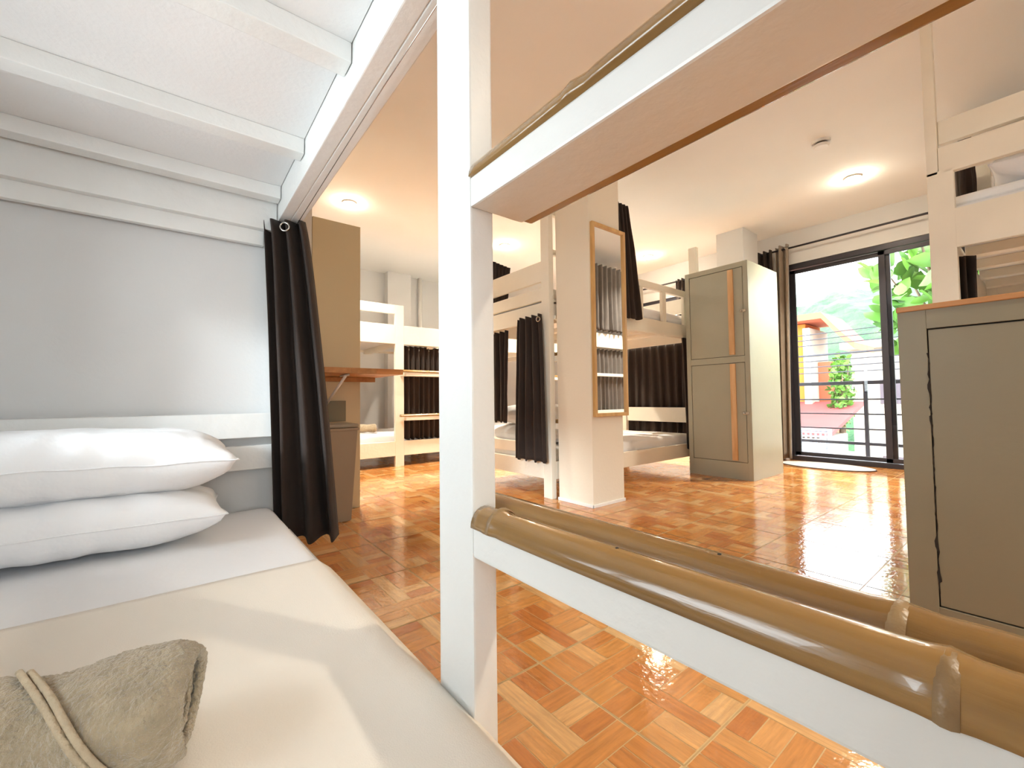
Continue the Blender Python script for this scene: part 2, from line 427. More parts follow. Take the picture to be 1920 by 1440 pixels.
def pillow(loc, size, rz, label, seed=0, tilt=(0, 0), group='white pillows', flat=1.0, wr=.010):
    Lx, Ly, H = size
    bm = bmesh.new(); NX, NY = 56, 40; layers = []
    for sgn in (1, -1):
        g = []
        for i in range(NX + 1):
            row = []
            a = -1 + 2 * i / NX
            for j in range(NY + 1):
                b = -1 + 2 * j / NY
                pull = 1 - .045 * (1 - b * b) * abs(a) ** 4
                pull2 = 1 - .055 * (1 - a * a) * abs(b) ** 4
                x, y = a * Lx / 2 * pull, b * Ly / 2 * pull2
                e = max(0, (1 - abs(a) ** 4.0)) ** .5 * max(0, (1 - abs(b) ** 3.4)) ** .5
                h = H / 2 * e * (1 if sgn > 0 else flat)
                n1 = noise.noise(Vector((x * 7 + seed, y * 7, sgn * 3 + seed)))
                n2 = noise.noise(Vector((x * 16 + seed, y * 22, sgn * 5 + seed)))
                edge = min(1, max(0, 1 - e) * 1.4)
                ang = math.atan2(y, x)
                rad = math.sin(ang * 16 + 3 * n1) * edge * (1 if e > .02 else 0)
                z = sgn * h + wr * e ** .3 * (n1 * .9 + n2 * .4) * (1 if e > 0 else 0) + .006 * rad
                if i in (0, NX) or j in (0, NY): z = .006 * noise.noise(Vector((x * 9, y * 9, seed)))
                if sgn < 0 and (i in (0, NX) or j in (0, NY)): row.append(layers[0][i][j]); continue
                row.append(bm.verts.new((x, y, z)))
            g.append(row)
        layers.append(g)
        for i in range(NX):
            for j in range(NY):
                bm.faces.new((g[i][j], g[i + 1][j], g[i + 1][j + 1], g[i][j + 1]))
    # piping along the seam
    g = layers[0]
    rim = [g[i][0].co.copy() for i in range(NX + 1)] + [g[NX][j].co.copy() for j in range(1, NY + 1)] + [g[i][NY].co.copy() for i in range(NX - 1, -1, -1)] + [g[0][j].co.copy() for j in range(NY - 1, 0, -1)]
    o = finish('pillow', bm, M['pillow'], None, smooth=True)
    o.location = loc; o.rotation_euler = (tilt[0], tilt[1], rz)
    tag(o, label, 'pillow', group)
    b2 = bmesh.new(); add_tube(b2, rim + [rim[0]], .0022, 6, cap=False)
    finish('seam', b2, M['sheet'], o, smooth=True)
    return o

def curtain(P0, P1, Q0, Q1, z1, z0, pleats, a_top, a_bot, label, mat=None, seed=0, grommets=0, group='dark curtains on the bunks', thick=.002, gn=None, rodmat=None, sag=0.0):
    """P0,P1 top line ends (x,y); Q0,Q1 bottom line ends"""
    mat = mat or M['curtain']; rnd = random.Random(seed)
    org = Vector(((P0[0] + P1[0]) / 2, (P0[1] + P1[1]) / 2, z0))
    bm = bmesh.new(); NS = pleats * 14; NT = 30; g = []
    P0, P1, Q0, Q1 = [Vector((*p, 0)) for p in (P0, P1, Q0, Q1)]
    ph = rnd.random() * 6
    for i in range(NS + 1):
        s = i / NS; row = []
        for j in range(NT + 1):
            t = j / NT  # 0 top
            te = t ** .8
            A, Bq = P0.lerp(Q0, te), P1.lerp(Q1, te)
            d = (Bq - A).normalized(); n = Vector((-d.y, d.x, 0))
            ss = s + .02 * t * math.sin(s * 9 + seed) + .012 * t * math.sin(s * 23 + ph)
            base = A.lerp(Bq, ss)
            am = a_top + (a_bot - a_top) * te
            w = math.sin(2 * math.pi * pleats * s + .5 * t * math.sin(s * 7 + ph)) * am * (1 + .25 * math.sin(s * 17 + ph) * t)
            w += am * .18 * math.sin(4 * math.pi * pleats * s + 3 * t + ph) * t
            w += .006 * noise.noise(Vector((s * 6, t * 4, seed)))
            p = base + n * w
            z = z1 + (z0 - z1) * t + (.006 * math.sin(2 * math.pi * pleats * s) if j == 0 else 0) + (.008 * math.sin(2 * math.pi * pleats * s + 1) * (t > .99))
            row.append(bm.verts.new(Vector((p.x, p.y, z)) - org))
        g.append(row)
    for i in range(NS):
        for j in range(NT):
            bm.faces.new((g[i][j], g[i][j + 1], g[i + 1][j + 1], g[i + 1][j]))
    o = finish('curtain', bm, mat, None, smooth=True)
    o.location = org
    md = o.modifiers.new('thickness', 'SOLIDIFY'); md.thickness = thick; md.offset = 0
    tag(o, label, 'curtain', group)
    if grommets:
        for k in range(grommets):
            s = (k + .5) / grommets if gn is None else gn[k]
            i = int(s * NS)
            c = Vector(g_co(P0, P1, i / NS, pleats, a_top)) ; c.z = z1 - .035
            dd = (P1 - P0).normalized(); nn = Vector((-dd.y, dd.x, 0))
            sl = 2 * math.pi * pleats * a_top * math.cos(2 * math.pi * pleats * s) / max(.01, (P1 - P0).length)
            ax = (nn - dd * sl).normalized()
            torus('grommet', c - org, ax, .016, .0035, M['chrome'], o)
    return o
def g_co(P0, P1, s, pleats, a):
    d = (P1 - P0).normalized(); n = Vector((-d.y, d.x, 0))
    return P0.lerp(P1, s) + n * math.sin(2 * math.pi * pleats * s) * a

# --- the bunk the photograph is taken from
bedA = bunk('nearest white painted bunk bed, slatted underside overhead, bamboo ladder rungs at right', (.348, -.07), R(90), head_v=.038, L=2.0, W=.97, mat=M['paint'],
            lad=(.55, .641), mid_top=2.40, corner_top=(2.40, 1.90), low=(.10, .205), up=(1.389, 1.55), up_v=(0, .038), deck_z=1.50,
            slats=(.17, .61, 1.038, 1.491, 1.865), slat_w=.055, slat_z=(1.452, 1.50),
            rungs=(.474, .94), rung_v=(-.052, .038), end0=((.30, .42),), end1=((.426, .517), (.547, .639)),
            nodes=(((.139,), (.11, .51)), ((.2,), (.36,))),
            extra=[('bamboo_strip', (.0, .55, -.071, -.053, .943, .985)), ('upper_rail', (0, 2.0, -.040, 0, 1.389, 1.55)), ('end_beam', (1.972, 1.998, .08, .89, 1.295, 1.50)), ('end_beam', (1.94, 1.972, .04, .93, 1.35, 1.50)), ('end_beam', (0.0, .03, .08, .89, 1.36, 1.50))])
def nails():
    poles = [o for o in bedA.children if o.name.startswith('bamboo_pole')]
    for pole, u, v, z in ((poles[0], .520, .018, .5375), (poles[1], .505, -.030, .5385), (poles[1], .26, -.034, .5395), (poles[0], .33, .020, .5385), (poles[0], .12, .018, .537)):
        bm = bmesh.new(); bmesh.ops.create_icosphere(bm, subdivisions=2, radius=.0022, matrix=Matrix.Translation((u, v, z)))
        finish('nail_hole', bm, M['groove'], pole, smooth=True)
nails()
mattress('mattress', bedA, .03, 1.955, .043, .93, .195, .285, 'white sheeted mattress of the nearest bunk under the rolled towel', seed=1)

# cream cover lying over the nearer part of the mattress
def cover():
    bm = bmesh.new(); N, K = 60, 30; g = []
    x0, x1, y0, y1, z = -.585, .309, -.03, 1.143, .2885
    for i in range(N + 1):
        row = []
        for j in range(K + 1):
            t = j / K; y = y0 + (y1 - y0) * i / N; x = x0 + (x1 - x0) * t
            zz = z + .0015 * noise.noise(Vector((x * 5, y * 5, 2)))
            d = x1 - x
            if d < .025: zz -= .026 - math.sqrt(max(0, .026 ** 2 - (.026 - d) ** 2)) 
            row.append(bm.verts.new((x, y, zz)))
        # drape over the side
        row.append(bm.verts.new((x1 + .004, row[-1].co.y, z - .065)))
        row.append(bm.verts.new((x1 - .002, row[0].co.y, z - .085)))
        g.append(row)
    for i in range(N):
        for j in range(len(g[0]) - 1):
            bm.faces.new((g[i][j], g[i + 1][j], g[i + 1][j + 1], g[i][j + 1]))
    o = finish('bed_cover', bm, M['blanket'], None, smooth=True)
    md = o.modifiers.new('thickness', 'SOLIDIFY'); md.thickness = .005; md.offset = 1
    tag(o, 'thin cream cotton cover spread over the near half of the white mattress', 'bed cover')
cover()

pillow((-.235, 1.665, .362), (.72, .46, .155), R(-1), 'plump white pillow on the near mattress, lower one of the stacked pair', seed=3, tilt=(R(-3), 0), group='pillow pair on the nearest bunk')
pillow((-.205, 1.69, .515), (.70, .46, .19), R(1), 'plump white pillow topping the stacked pair on the near mattress', seed=8, tilt=(R(-2), R(1)), group='pillow pair on the nearest bunk')

# rolled towel in the foreground
def rolled_towel(name, a, b, r0, label, seed=0, hem=True, squash=.85, group=None):
    """a = spiral end (open), b = far end; roll lies along a-b"""
    a, b = Vector(a), Vector(b); ax = (b - a).normalized(); side = ax.cross(Vector((0, 0, 1))).normalized(); up = Vector((0, 0, 1))
    root = empty(name, a); tag(root, label, 'towel', group)
    bm = bmesh.new(); NL, NA = 90, 64; g = []; Ln = (b - a).length
    turns = 2.6; rin = .010
    # one spiral sheet
    total = int(NA * turns)
    for i in range(NL + 1):
        t = i / NL; row = []
        waist = 1 - .18 * math.exp(-((t - .30) / .10) ** 2)
        for k in range(total + 1):
            q = k / total
            th = q * turns * 2 * math.pi
            rr = (rin + (r0 - rin) * q ** .8)
            rr *= (1 + .05 * noise.noise(Vector((math.cos(th) * 2 + seed, math.sin(th) * 2, t * 5)))) * (waist if q > .6 else 1)
            endr = 1 - .22 * max(0, (0.06 - t) / .06) ** 2 * (1 if q > .6 else .3)
            rr *= endr
            off = .02 * (q - .5) * math.cos(th * .5)
            p = side * math.cos(th) * rr + up * (math.sin(th) * rr * squash)
            l = t * Ln + (.020 * (1 - q) - .004 + .006 * noise.noise(Vector((q * 9, seed, 1)))) * (1 if t < .5 else 0) * (1 - t)
            row.append(bm.verts.new(ax * l + p))
        g.append(row)
    for i in range(NL):
        for k in range(total):
            bm.faces.new((g[i][k], g[i][k + 1], g[i + 1][k + 1], g[i + 1][k]))
    o = finish('towel_roll', bm, M['towel'], root, smooth=True)
    md = o.modifiers.new('thickness', 'SOLIDIFY'); md.thickness = .010; md.offset = 0
    tx = bpy.data.textures.new('terry', 'CLOUDS'); tx.noise_scale = .005
    ds = o.modifiers.new('sub', 'SUBSURF'); ds.levels = 1; ds.render_levels = 2
    dm = o.modifiers.new('terry', 'DISPLACE'); dm.texture = tx; dm.strength = .0045; dm.mid_level = .5
    if hem:
        for dt in (0, .02):
            pts = []
            for k in range(40):
                q = k / 39; th = R(100) - q * R(170)
                t = .34 - .36 * q + dt
                rr = (r0 + .009) * (1 - .18 * math.exp(-((t - .30) / .10) ** 2))
                pts.append(ax * (t * Ln) + side * -math.cos(th) * rr * 1.0 + up * (math.sin(th) * rr * squash))
            tube('hem_stitch', pts, .0032, M['towel_hem'], root, seg=8)
    return root
rolled_towel('rolled_towel', (.022, .610, .352), (-.38, .715, .352), .070, 'beige terry towel rolled up, lying on the cream cover in the foreground', seed=4)

# dark curtain gathered at the head of the near bunk
curtain((.262, 1.87), (.395, 1.80), (.300, 1.84), (.515, 1.745), 1.385, .155, 3, .034, .040, 'dark brown curtain gathered at the pillow end of the nearest bunk', seed=2, grommets=1, gn=[.583])
t_ = tube('curtain_wire', [(.357, -.03, 1.384), (.357, .9, 1.380), (.36, 1.80, 1.360)], .0012, M['chrome'])
tag(t_, 'thin steel curtain wire stretched under the nearest bunk rail', 'wire')

# --- bunk behind the pillar
bedB = bunk('white bunk bed standing behind the square pillar, its end facing us', (2.02, 2.14), 0, L=2.03, W=.95,
            mid_top=1.98, corner_top=(2.02, 2.16), back_top=1.75, low=(.13, .25), up=(1.235, 1.36), deck_z=1.36, slats=(.15, .5, .85, 1.2, 1.55, 1.85), slat_z=(1.32, 1.36),
            rungs=(.474, .94), plain_rungs=(1.34, 1.69, 1.97),
            guards=((.641, 1.985, 0, .03, 1.625, 1.685),),
            balusters=((1.05, 1.36, 1.625, .045), (1.385, 1.36, 1.625, .055), (1.74, 1.36, 1.625, .045)),
            end0=((.29, .37), (1.235, 1.36), (1.375, 1.465), (1.51, 1.655)), end1=((.43, .58), (1.235, 1.36), (1.53, 1.68)),
            extra=[('rail_lip', (.045, 1.985, -.015, .0, 1.235, 1.262))])
mattress('mattress', bedB, .05, 1.94, .045, .90, .195, .33, 'white mattress on the lower bunk behind the mirror pillar', seed=5)
mattress('mattress', bedB, .05, 1.98, .045, .90, 1.374, 1.47, 'white mattress on the upper bunk behind the mirror pillar', seed=6)
pillow((2.42, 2.72, .40), (.5, .72, .16), R(4), 'white pillow lying on the lower bunk behind the pillar, bottom one', seed=11, group='pillows on the bunk behind the pillar')
pillow((2.42, 2.70, .555), (.5, .72, .17), R(-3), 'white pillow lying on the lower bunk behind the pillar, top one', seed=12, group='pillows on the bunk behind the pillar')
curtain((2.004, 2.20), (1.998, 2.46), (1.99, 2.135), (1.985, 2.49), 1.272, .245, 4, .022, .022, 'dark brown curtain tied back beside the post left of the pillar', seed=21, grommets=1, gn=[.06])
curtain((2.075, 2.67), (2.08, 2.95), (2.08, 2.71), (2.08, 2.93), 1.225, .50, 4, .022, .02, 'dark brown curtain hanging over the pillow behind the post by the pillar', seed=22)
curtain((2.10, 2.93), (2.35, 3.0), (2.10, 2.93), (2.3, 3.0), 1.86, 1.47, 5, .02, .02, 'dark curtain bunched on the upper bunk behind the post', seed=23)
curtain((2.72, 2.115), (2.88, 2.115), (2.74, 2.10), (3.00, 2.095), 2.245, 1.325, 4, .02, .02, 'tall dark curtain of the upper bunk just right of the mirror', seed=24)
curtain((3.70, 2.125), (3.88, 2.12), (3.745, 2.115), (3.90, 2.12), 1.235, .20, 4, .02, .02, 'dark curtain hanging on the lower bunk beside the tall grey locker', seed=25)
curtain((4.075, 2.20), (4.075, 3.06), (4.075, 2.20), (4.075, 3.06), 1.25, .30, 9, .016, .018, 'closed dark curtain behind the white head board past the mirror', seed=26)

# --- far bunk along the back
bedC = bunk('far lamp-tinted white bunk bed with bamboo rungs, left part hidden by the beige cabinet', (.40, 4.25), 0, L=2.06, W=.95, flip=True, lad=(.56, .655),
            mid_top=1.685, corner_top=(1.47, 1.685), back_top=1.47, low=(.11, .26), up=(1.275, 1.475), deck_z=1.30, slat_z=(1.25, 1.30),
            guards=((.655, 2.06, 0, .03, 1.59, 1.685),), end0=(), end1=((1.28, 1.47),), rungs=(.474, .94),
            nodes=(((.2,), (.35,)), ((.3,), (.15,))))
mattress('mattress', bedC, .05, 2.0, .09, .90, .195, .345, 'cream lit mattress on the far lower bunk beyond the beige cabinet', seed=7)
mattress('mattress', bedC, .05, 2.0, .045, .90, 1.315, 1.42, 'upper mattress of the far bunk beyond the beige cabinet', seed=9)
rolled_towel('rolled_towel', (1.66, 4.42, .395), (1.40, 4.50, .395), .055, 'small white rolled towel on the far lower bunk', seed=9, hem=False)
curtain((1.925, 4.305), (2.40, 4.305), (1.925, 4.305), (2.40, 4.305), 1.265, .27, 8, .014, .018, 'dark curtain hanging behind the bamboo rungs of the far bunk', seed=31, grommets=4)
bedD = bunk('far white bunk bed seen through the bunk behind the pillar', (2.56, 4.25), 0, L=2.03, W=.95, flip=True, lad=(.56, .655),
            mid_top=1.685, corner_top=(1.47, 1.685), back_top=1.47, low=(.11, .26), up=(1.275, 1.475), deck_z=1.30, slat_z=(1.25, 1.30), rungs=(.474, .94))
mattress('mattress', bedD, .05, 1.98, .045, .90, .195, .345, 'white mattress on the far lower bunk behind the pillar bunk', seed=13)

# --- bunk on the right, behind the near locker
bedE = bunk('lamp-tinted white bunk bed at the right edge behind the low locker', (4.52, .309), R(180), L=2.02, W=.97,
            mid_top=2.3, corner_top=(2.30, 1.615), lad=(.70, .791), low=(.13, .25), up=(1.28, 1.445), deck_z=1.45, slat_z=(1.40, 1.45), slats=(.15, .5, .85, 1.2, 1.55, 1.8),
            rungs=(), plain_rungs=(.510, .94), end0=((1.28, 1.44),), end1=(),
            extra=[('post', (1.975, 2.02, 0, .036, 1.60, 2.44)), ('end_board', (1.998, 2.02, .078, .89, 1.28, 1.442)), ('end_board', (1.99, 2.02, .037, .93, 1.60, 1.712)), ('end_board', (1.965, 1.995, .037, .93, 1.735, 1.835)),
                   ('headboard', (1.94, 1.965, .08, .93, .43, .60))])
mattress('mattress', bedE, .05, 1.94, .045, .92, 1.465, 1.52, 'thin white mattress on the upper bunk at the right edge', seed=14)
mattress('mattress', bedE, .05, 1.93, .085, .92, .195, .33, 'white mattress on the lower bunk behind the low locker', seed=15)
pillow((2.80, -.16, 1.60), (.46, .62, .17), R(3), 'white pillow on the upper bunk at the right edge, lower of two', seed=16, group='pillows on the right upper bunk')
pillow((2.80, -.15, 1.745), (.46, .62, .17), R(-4), 'white pillow on the upper bunk at the right edge, upper of two', seed=17, group='pillows on the right upper bunk')
curtain((2.565, .275), (2.63, .19), (2.56, .275), (2.63, .195), 1.262, .55, 3, .018, .02, 'dark curtain with a silver ring behind the post above the low locker', seed=41, grommets=1, gn=[.12])
curtain((2.95, .23), (3.30, .24), (2.95, .235), (3.28, .24), 1.99, 1.50, 5, .018, .02, 'dark curtain on the upper bunk at the right edge', seed=42)
curtain((3.80, .335), (4.47, .335), (3.80, .335), (4.47, .335), 2.24, 1.47, 8, .018, .022, 'daylight-greyed dark curtain of the upper right bunk, reflected in the mirror', seed=43, mat=M['curtain_daylit'])
curtain((3.83, .255), (4.45, .255), (3.83, .255), (4.45, .255), 1.262, .36, 8, .014, .018, 'pleated curtain behind the ladder rungs, reflected low in the mirror', seed=44, mat=M['curtain_daylit'])

# ------------------------------------------------------------------ lockers, cabinet, shelf, bin
def near_locker():
    root = empty('low_locker', (1.70, .287, 0)); m = M['locker_near']
    tag(root, 'low grey olive locker with a wooden top at the right edge', 'locker')
    W_, D_, H_ = 1.0, .62, .925
    # local x depth (0 front), y negative along the front
    fr = .062
    box('body', [(.012, D_, -W_, 0, 0, H_), (0, .012, -fr, 0, 0, H_), (0, .012, -W_, -W_ + fr, 0, H_), (0, .012, -W_ + fr, -fr, H_ - .055, H_), (0, .012, -W_ + fr, -fr, 0, .082)], m, root, bev=.001)
    box('top_board', (-.004, D_, -W_, .002, H_, H_ + .016), M['wood_edge'], root)
    d = box('door', (.002, .010, -.52, -fr - .003, .086, H_ - .059), m, root, bev=.001)
    d2 = box('door', (.002, .010, -W_ + fr + .003, -.525, .086, H_ - .059), m, root, bev=.001)
    box('gap_line', [(.0105, .0125, -W_ + fr, -fr, .082, H_ - .055)], M['groove'], root, bev=0)
near_locker()

def paint_crack():
    root = [o for o in bpy.data.objects if o.name.startswith('low_locker')][0]
    rnd = random.Random(3); bm = bmesh.new(); prev = None; z = .12
    while z < .80:
        y = -.062 - .0015 + rnd.uniform(-.003, .002); w = rnd.choice((.0006, .001, .002, .0035)) if .15 < z < .28 or z > .58 else .0008
        cur = (bm.verts.new((-.0006, y - w, z)), bm.verts.new((-.0006, y + w, z)))
        if prev: bm.faces.new((prev[0], prev[1], cur[1], cur[0]))
        prev = cur; z += rnd.uniform(.006, .02)
    finish('chipped_edge', bm, M['groove'], root)
paint_crack()

def far_locker():
    root = empty('tall_locker', (3.66, 1.524, 0)); m = M['locker']
    tag(root, 'tall grey two-door locker with raw wood strips beside the window', 'locker')
    W_, D_, H_ = .545, .60, 1.80
    box('body', [(.018, D_, 0, W_, 0, H_), (0, .018, 0, .040, 0, H_), (0, .018, W_ - .040, W_, 0, H_), (0, .018, .04, W_ - .04, 1.757, H_), (0, .018, .04, W_ - .04, .965, 1.018), (0, .018, .04, W_ - .04, 0, .140)], m, root, bev=.0015)
    for z0, z1, hz in ((.144, .961, .546), (1.022, 1.753, 1.387)):
        d = box('door', (.002, .016, .044, W_ - .044, z0, z1), m, root, bev=.0015)
        s = box('wood_strip', (-.012, .002, .115, .160, z0 + .01, z1 - .005), M['pine'], d, bev=.003)
        tag(s, 'raw pine strip')
        h = box('latch', [(-.010, .0, .018, .066, hz - .012, hz + .012)], M['chrome'], d, bev=.002)
        box('latch_knob', (-.026, -.010, .046, .058, hz - .006, hz + .006), M['chrome'], d, bev=.003)
    box('gap_line', [(.0165, .0185, .04, W_ - .04, .14, .965), (.0165, .0185, .04, W_ - .04, 1.018, 1.757)], M['groove'], root, bev=0)
far_locker()

c_ = box('tall_cabinet', (0, .295, 0, .50, 0, 1.828), M['panel'], None, .002, loc=(.655, 2.802, 0))
tag(c_, 'tall plain beige cabinet side beyond the gathered curtain', 'cabinet')

def wall_table():
    root = empty('fold_down_table', (.62, 2.38, .835))
    tag(root, 'wooden block fold-down table fixed to the beige cabinet', 'table')
    bm = bmesh.new(); rnd = random.Random(5)
    # finger jointed blocks
    for r_ in range(7):
        y0 = r_ * .06; x = 0; 
        while x < .44:
            w = min(rnd.choice((.08, .11, .14)), .44 - x)
            add_box(bm, x + .0004, x + w - .0004, y0 + .0004, y0 + .0596, 0, .03, bev=.0015, mi=rnd.choice((0, 0, 1, 2)))
            x += w
    o = finish('table_top', bm, [M['shelfwood'], M['wood_edge'], M['pine']], root)
    bt = bmesh.new()
    add_tube(bt, [(.14, .10, -.008), (.10, .418, -.20)], .008, 8)
    add_tube(bt, [(.14, .05, -.006), (.14, .20, -.006)], .006, 8)
    finish('bracket', bt, M['white_plastic'], root, smooth=True)
    box('support_batten', (.03, .42, .395, .42, -.03, -.001), M['wood_edge'], root)
wall_table()

def bin_():
    root = empty('waste_bin', (.66, 2.62, 0)); tag(root, 'brown plastic waste bin standing below the fold-down table', 'bin')
    bm = bmesh.new()
    def ring(hx, hy, z): return [bm.verts.new((sx * hx, sy * hy, z)) for sx, sy in ((-1, -1), (1, -1), (1, 1), (-1, 1))]
    rings = [ring(.145, .10, 0), ring(.172, .125, .52)]
    inner = ring(.165, .118, .52); floor_ = ring(.14, .095, .02)
    seq = [rings[0], rings[1], inner, floor_]
    for a, b in zip(seq, seq[1:]):
        for k in range(4): bm.faces.new((a[k], a[(k + 1) % 4], b[(k + 1) % 4], b[k]))
    bm.faces.new(rings[0]); bm.faces.new(floor_)
    bmesh.ops.bevel(bm, geom=list(bm.edges), offset=.004, segments=2, affect='EDGES')
    finish('bin_body', bm, M['bin'], root)
    box('rim', [(-.180, .180, -.133, -.118, .515, .53), (-.180, .180, .118, .133, .515, .53), (-.18, -.165, -.118, .118, .515, .53), (.165, .18, -.118, .118, .515, .53)], M['bin'], root, .004)
    box('lid', (-.176, .178, -.130, .13, .532, .552), M['bin_lid'], root, .008)
bin_()
o = box('grey_slab', (0, .20, 0, .012, 0, .13), M['locker_near'], None, .002, loc=(.655, 2.788, .555))  # unidentified grey shape, drawn as a thin flat slab
tag(o, 'small grey square slab on the beige cabinet above the bin', 'board')

# ------------------------------------------------------------------ mirror
def mirror():
    root = empty('wall_mirror', (2.062, 1.80, .565)); tag(root, 'tall wood framed mirror hanging on the square pillar', 'mirror')
    W_, H_ = .335, 1.243; f = .022
    box('frame', [(0, f, -.022, 0, 0, H_), (W_ - f, W_, -.022, 0, 0, H_), (f, W_ - f, -.022, 0, 0, f), (f, W_ - f, -.022, 0, H_ - f, H_)], M['oakframe'], root, .002)
    box('mirror_glass', (f, W_ - f, -.010, -.006, f, H_ - f), M['mirror'], root, bev=0)
mirror()

# ------------------------------------------------------------------ ceiling things
def disc(bm, c, r, z0, z1, seg=32, r2=None):
    r2 = r2 or r
    a = [bm.verts.new((c[0] + r * math.cos(2 * math.pi * k / seg), c[1] + r * math.sin(2 * math.pi * k / seg), z0)) for k in range(seg)]
    b = [bm.verts.new((c[0] + r2 * math.cos(2 * math.pi * k / seg), c[1] + r2 * math.sin(2 * math.pi * k / seg), z1)) for k in range(seg)]
    for k in range(seg): bm.faces.new((a[k], a[(k + 1) % seg], b[(k + 1) % seg], b[k]))
    bm.faces.new(a); bm.faces.new(b)

LAMP = 17.0
M['lampglow'] = emit_mat('warm lamp diffuser', (1.0, .86, .64), 110)
def downlight(x, y, label, power=LAMP):
    root = empty('ceiling_lamp', (x, y, ZC)); tag(root, label, 'ceiling lamp', 'round ceiling downlights')
    bm = bmesh.new(); disc(bm, (0, 0), .055, -.012, 0, r2=.062); finish('lamp_trim', bm, M['white_plastic'], root, smooth=False)
    bm = bmesh.new(); disc(bm, (0, 0), .030, -.034, -.022, r2=.046); disc(bm, (0, 0), .046, -.022, -.012, r2=.050); finish('diffuser', bm, M['lampglow'], root)
    ld = bpy.data.lights.new('lamp_light', 'AREA'); ld.shape = 'DISK'; ld.size = .085; ld.spread = R(115); ld.energy = power; ld.color = (1.0, .92, .77)
    lo = bpy.data.objects.new('lamp_light', ld); lo.location = (0, 0, -.037); link(lo, root)
downlight(1.20, 3.83, 'glowing round ceiling lamp above the far left bunks', 13)
downlight(4.30, .96, 'glowing round ceiling lamp near the balcony door')
downlight(1.35, -1.1, 'ceiling lamp over the floor beside the nearest bunk', 12)
downlight(4.62, 3.09, 'ceiling lamp above the upper bunk behind the mirror', 30)
downlight(2.95, 3.85, 'ceiling lamp over the aisle beyond the pillar bunk', 14)

def detector():
    root = empty('smoke_detector', (3.51, .95, ZC)); tag(root, 'white round smoke detector on the ceiling', 'smoke detector')
    bm = bmesh.new(); disc(bm, (0, 0), .055, -.018, 0); finish('base', bm, M['white_plastic'], root)
    bm = bmesh.new(); disc(bm, (0, 0), .038, -.030, -.018, r2=.040); finish('slot_ring', bm, M['groove'], root)
    bm = bmesh.new(); disc(bm, (0, 0), .040, -.046, -.030, r2=.050); finish('cap', bm, M['white_plastic'], root)
detector()

# ------------------------------------------------------------------ window drapes
def rod(name, a, b, r, label):
    o = tube(name, [a, b], r, M['metal']); tag(o, label, 'curtain rod')
    return o
rod('curtain_rod', (5.10, -.6, 2.25), (5.10, 2.12, 2.25), .010, 'long dark curtain rod above the balcony door')
rod('curtain_rod', (5.12, 2.6, 2.19), (5.12, 4.6, 2.19), .010, 'dark curtain rod behind the upper bunk past the mirror')
curtain((5.10, 1.70), (5.10, 1.83), (5.10, 1.73), (5.10, 1.84), 2.29, .02, 2, .030, .036, 'taupe drape pulled aside next to the balcony door', mat=M['curtain_taupe'], seed=51, grommets=1, gn=[.12], group='window drapes')
curtain((5.09, 1.86), (5.09, 2.10), (5.09, 1.86), (5.09, 2.10), 2.27, .02, 4, .03, .03, 'dark brown drape between the locker and the taupe drape', seed=52, group='window drapes')
curtain((5.12, 2.86), (5.12, 3.02), (5.12, 2.86), (5.12, 3.02), 2.21, 1.2, 3, .02, .02, 'dark drape on the rod beyond the upper bunk', seed=53, group='window drapes')
curtain((5.12, 3.62), (5.12, 3.80), (5.12, 3.62), (5.12, 3.80), 2.18, 1.0, 3, .02, .02, 'grey brown drape on the far window past the mirror', mat=M['curtain_taupe'], seed=54, group='window drapes')

# oval mat
bm = bmesh.new(); disc(bm, (0, 0), 1, 0, .009, 48)
o = finish('door_mat', bm, M['mat_oval'], None); o.location = (4.93, 1.40, .0005); o.scale = (.22, .38, 1)
tag(o, 'white oval woven mat on the tiles before the balcony door', 'mat')
bm = bmesh.new(); add_tube(bm, [(math.cos(2 * math.pi * k / 48) * 1, math.sin(2 * math.pi * k / 48) * 1, .006) for k in range(49)], .014, 6, cap=False)
for v in bm.verts: v.co.z = .006 + (v.co.z - .006) * .35
e_ = finish('edge_binding', bm, M['mat_edge'], o, smooth=True); tag(e_, 'dark edge binding')

# white conduit in the far room
o = tube('wall_conduit', [(2.78, 5.66, 0), (2.78, 5.66, ZC)], .03, M['white_plastic']); tag(o, 'white vertical pipe on the far wall beside the column', 'pipe')

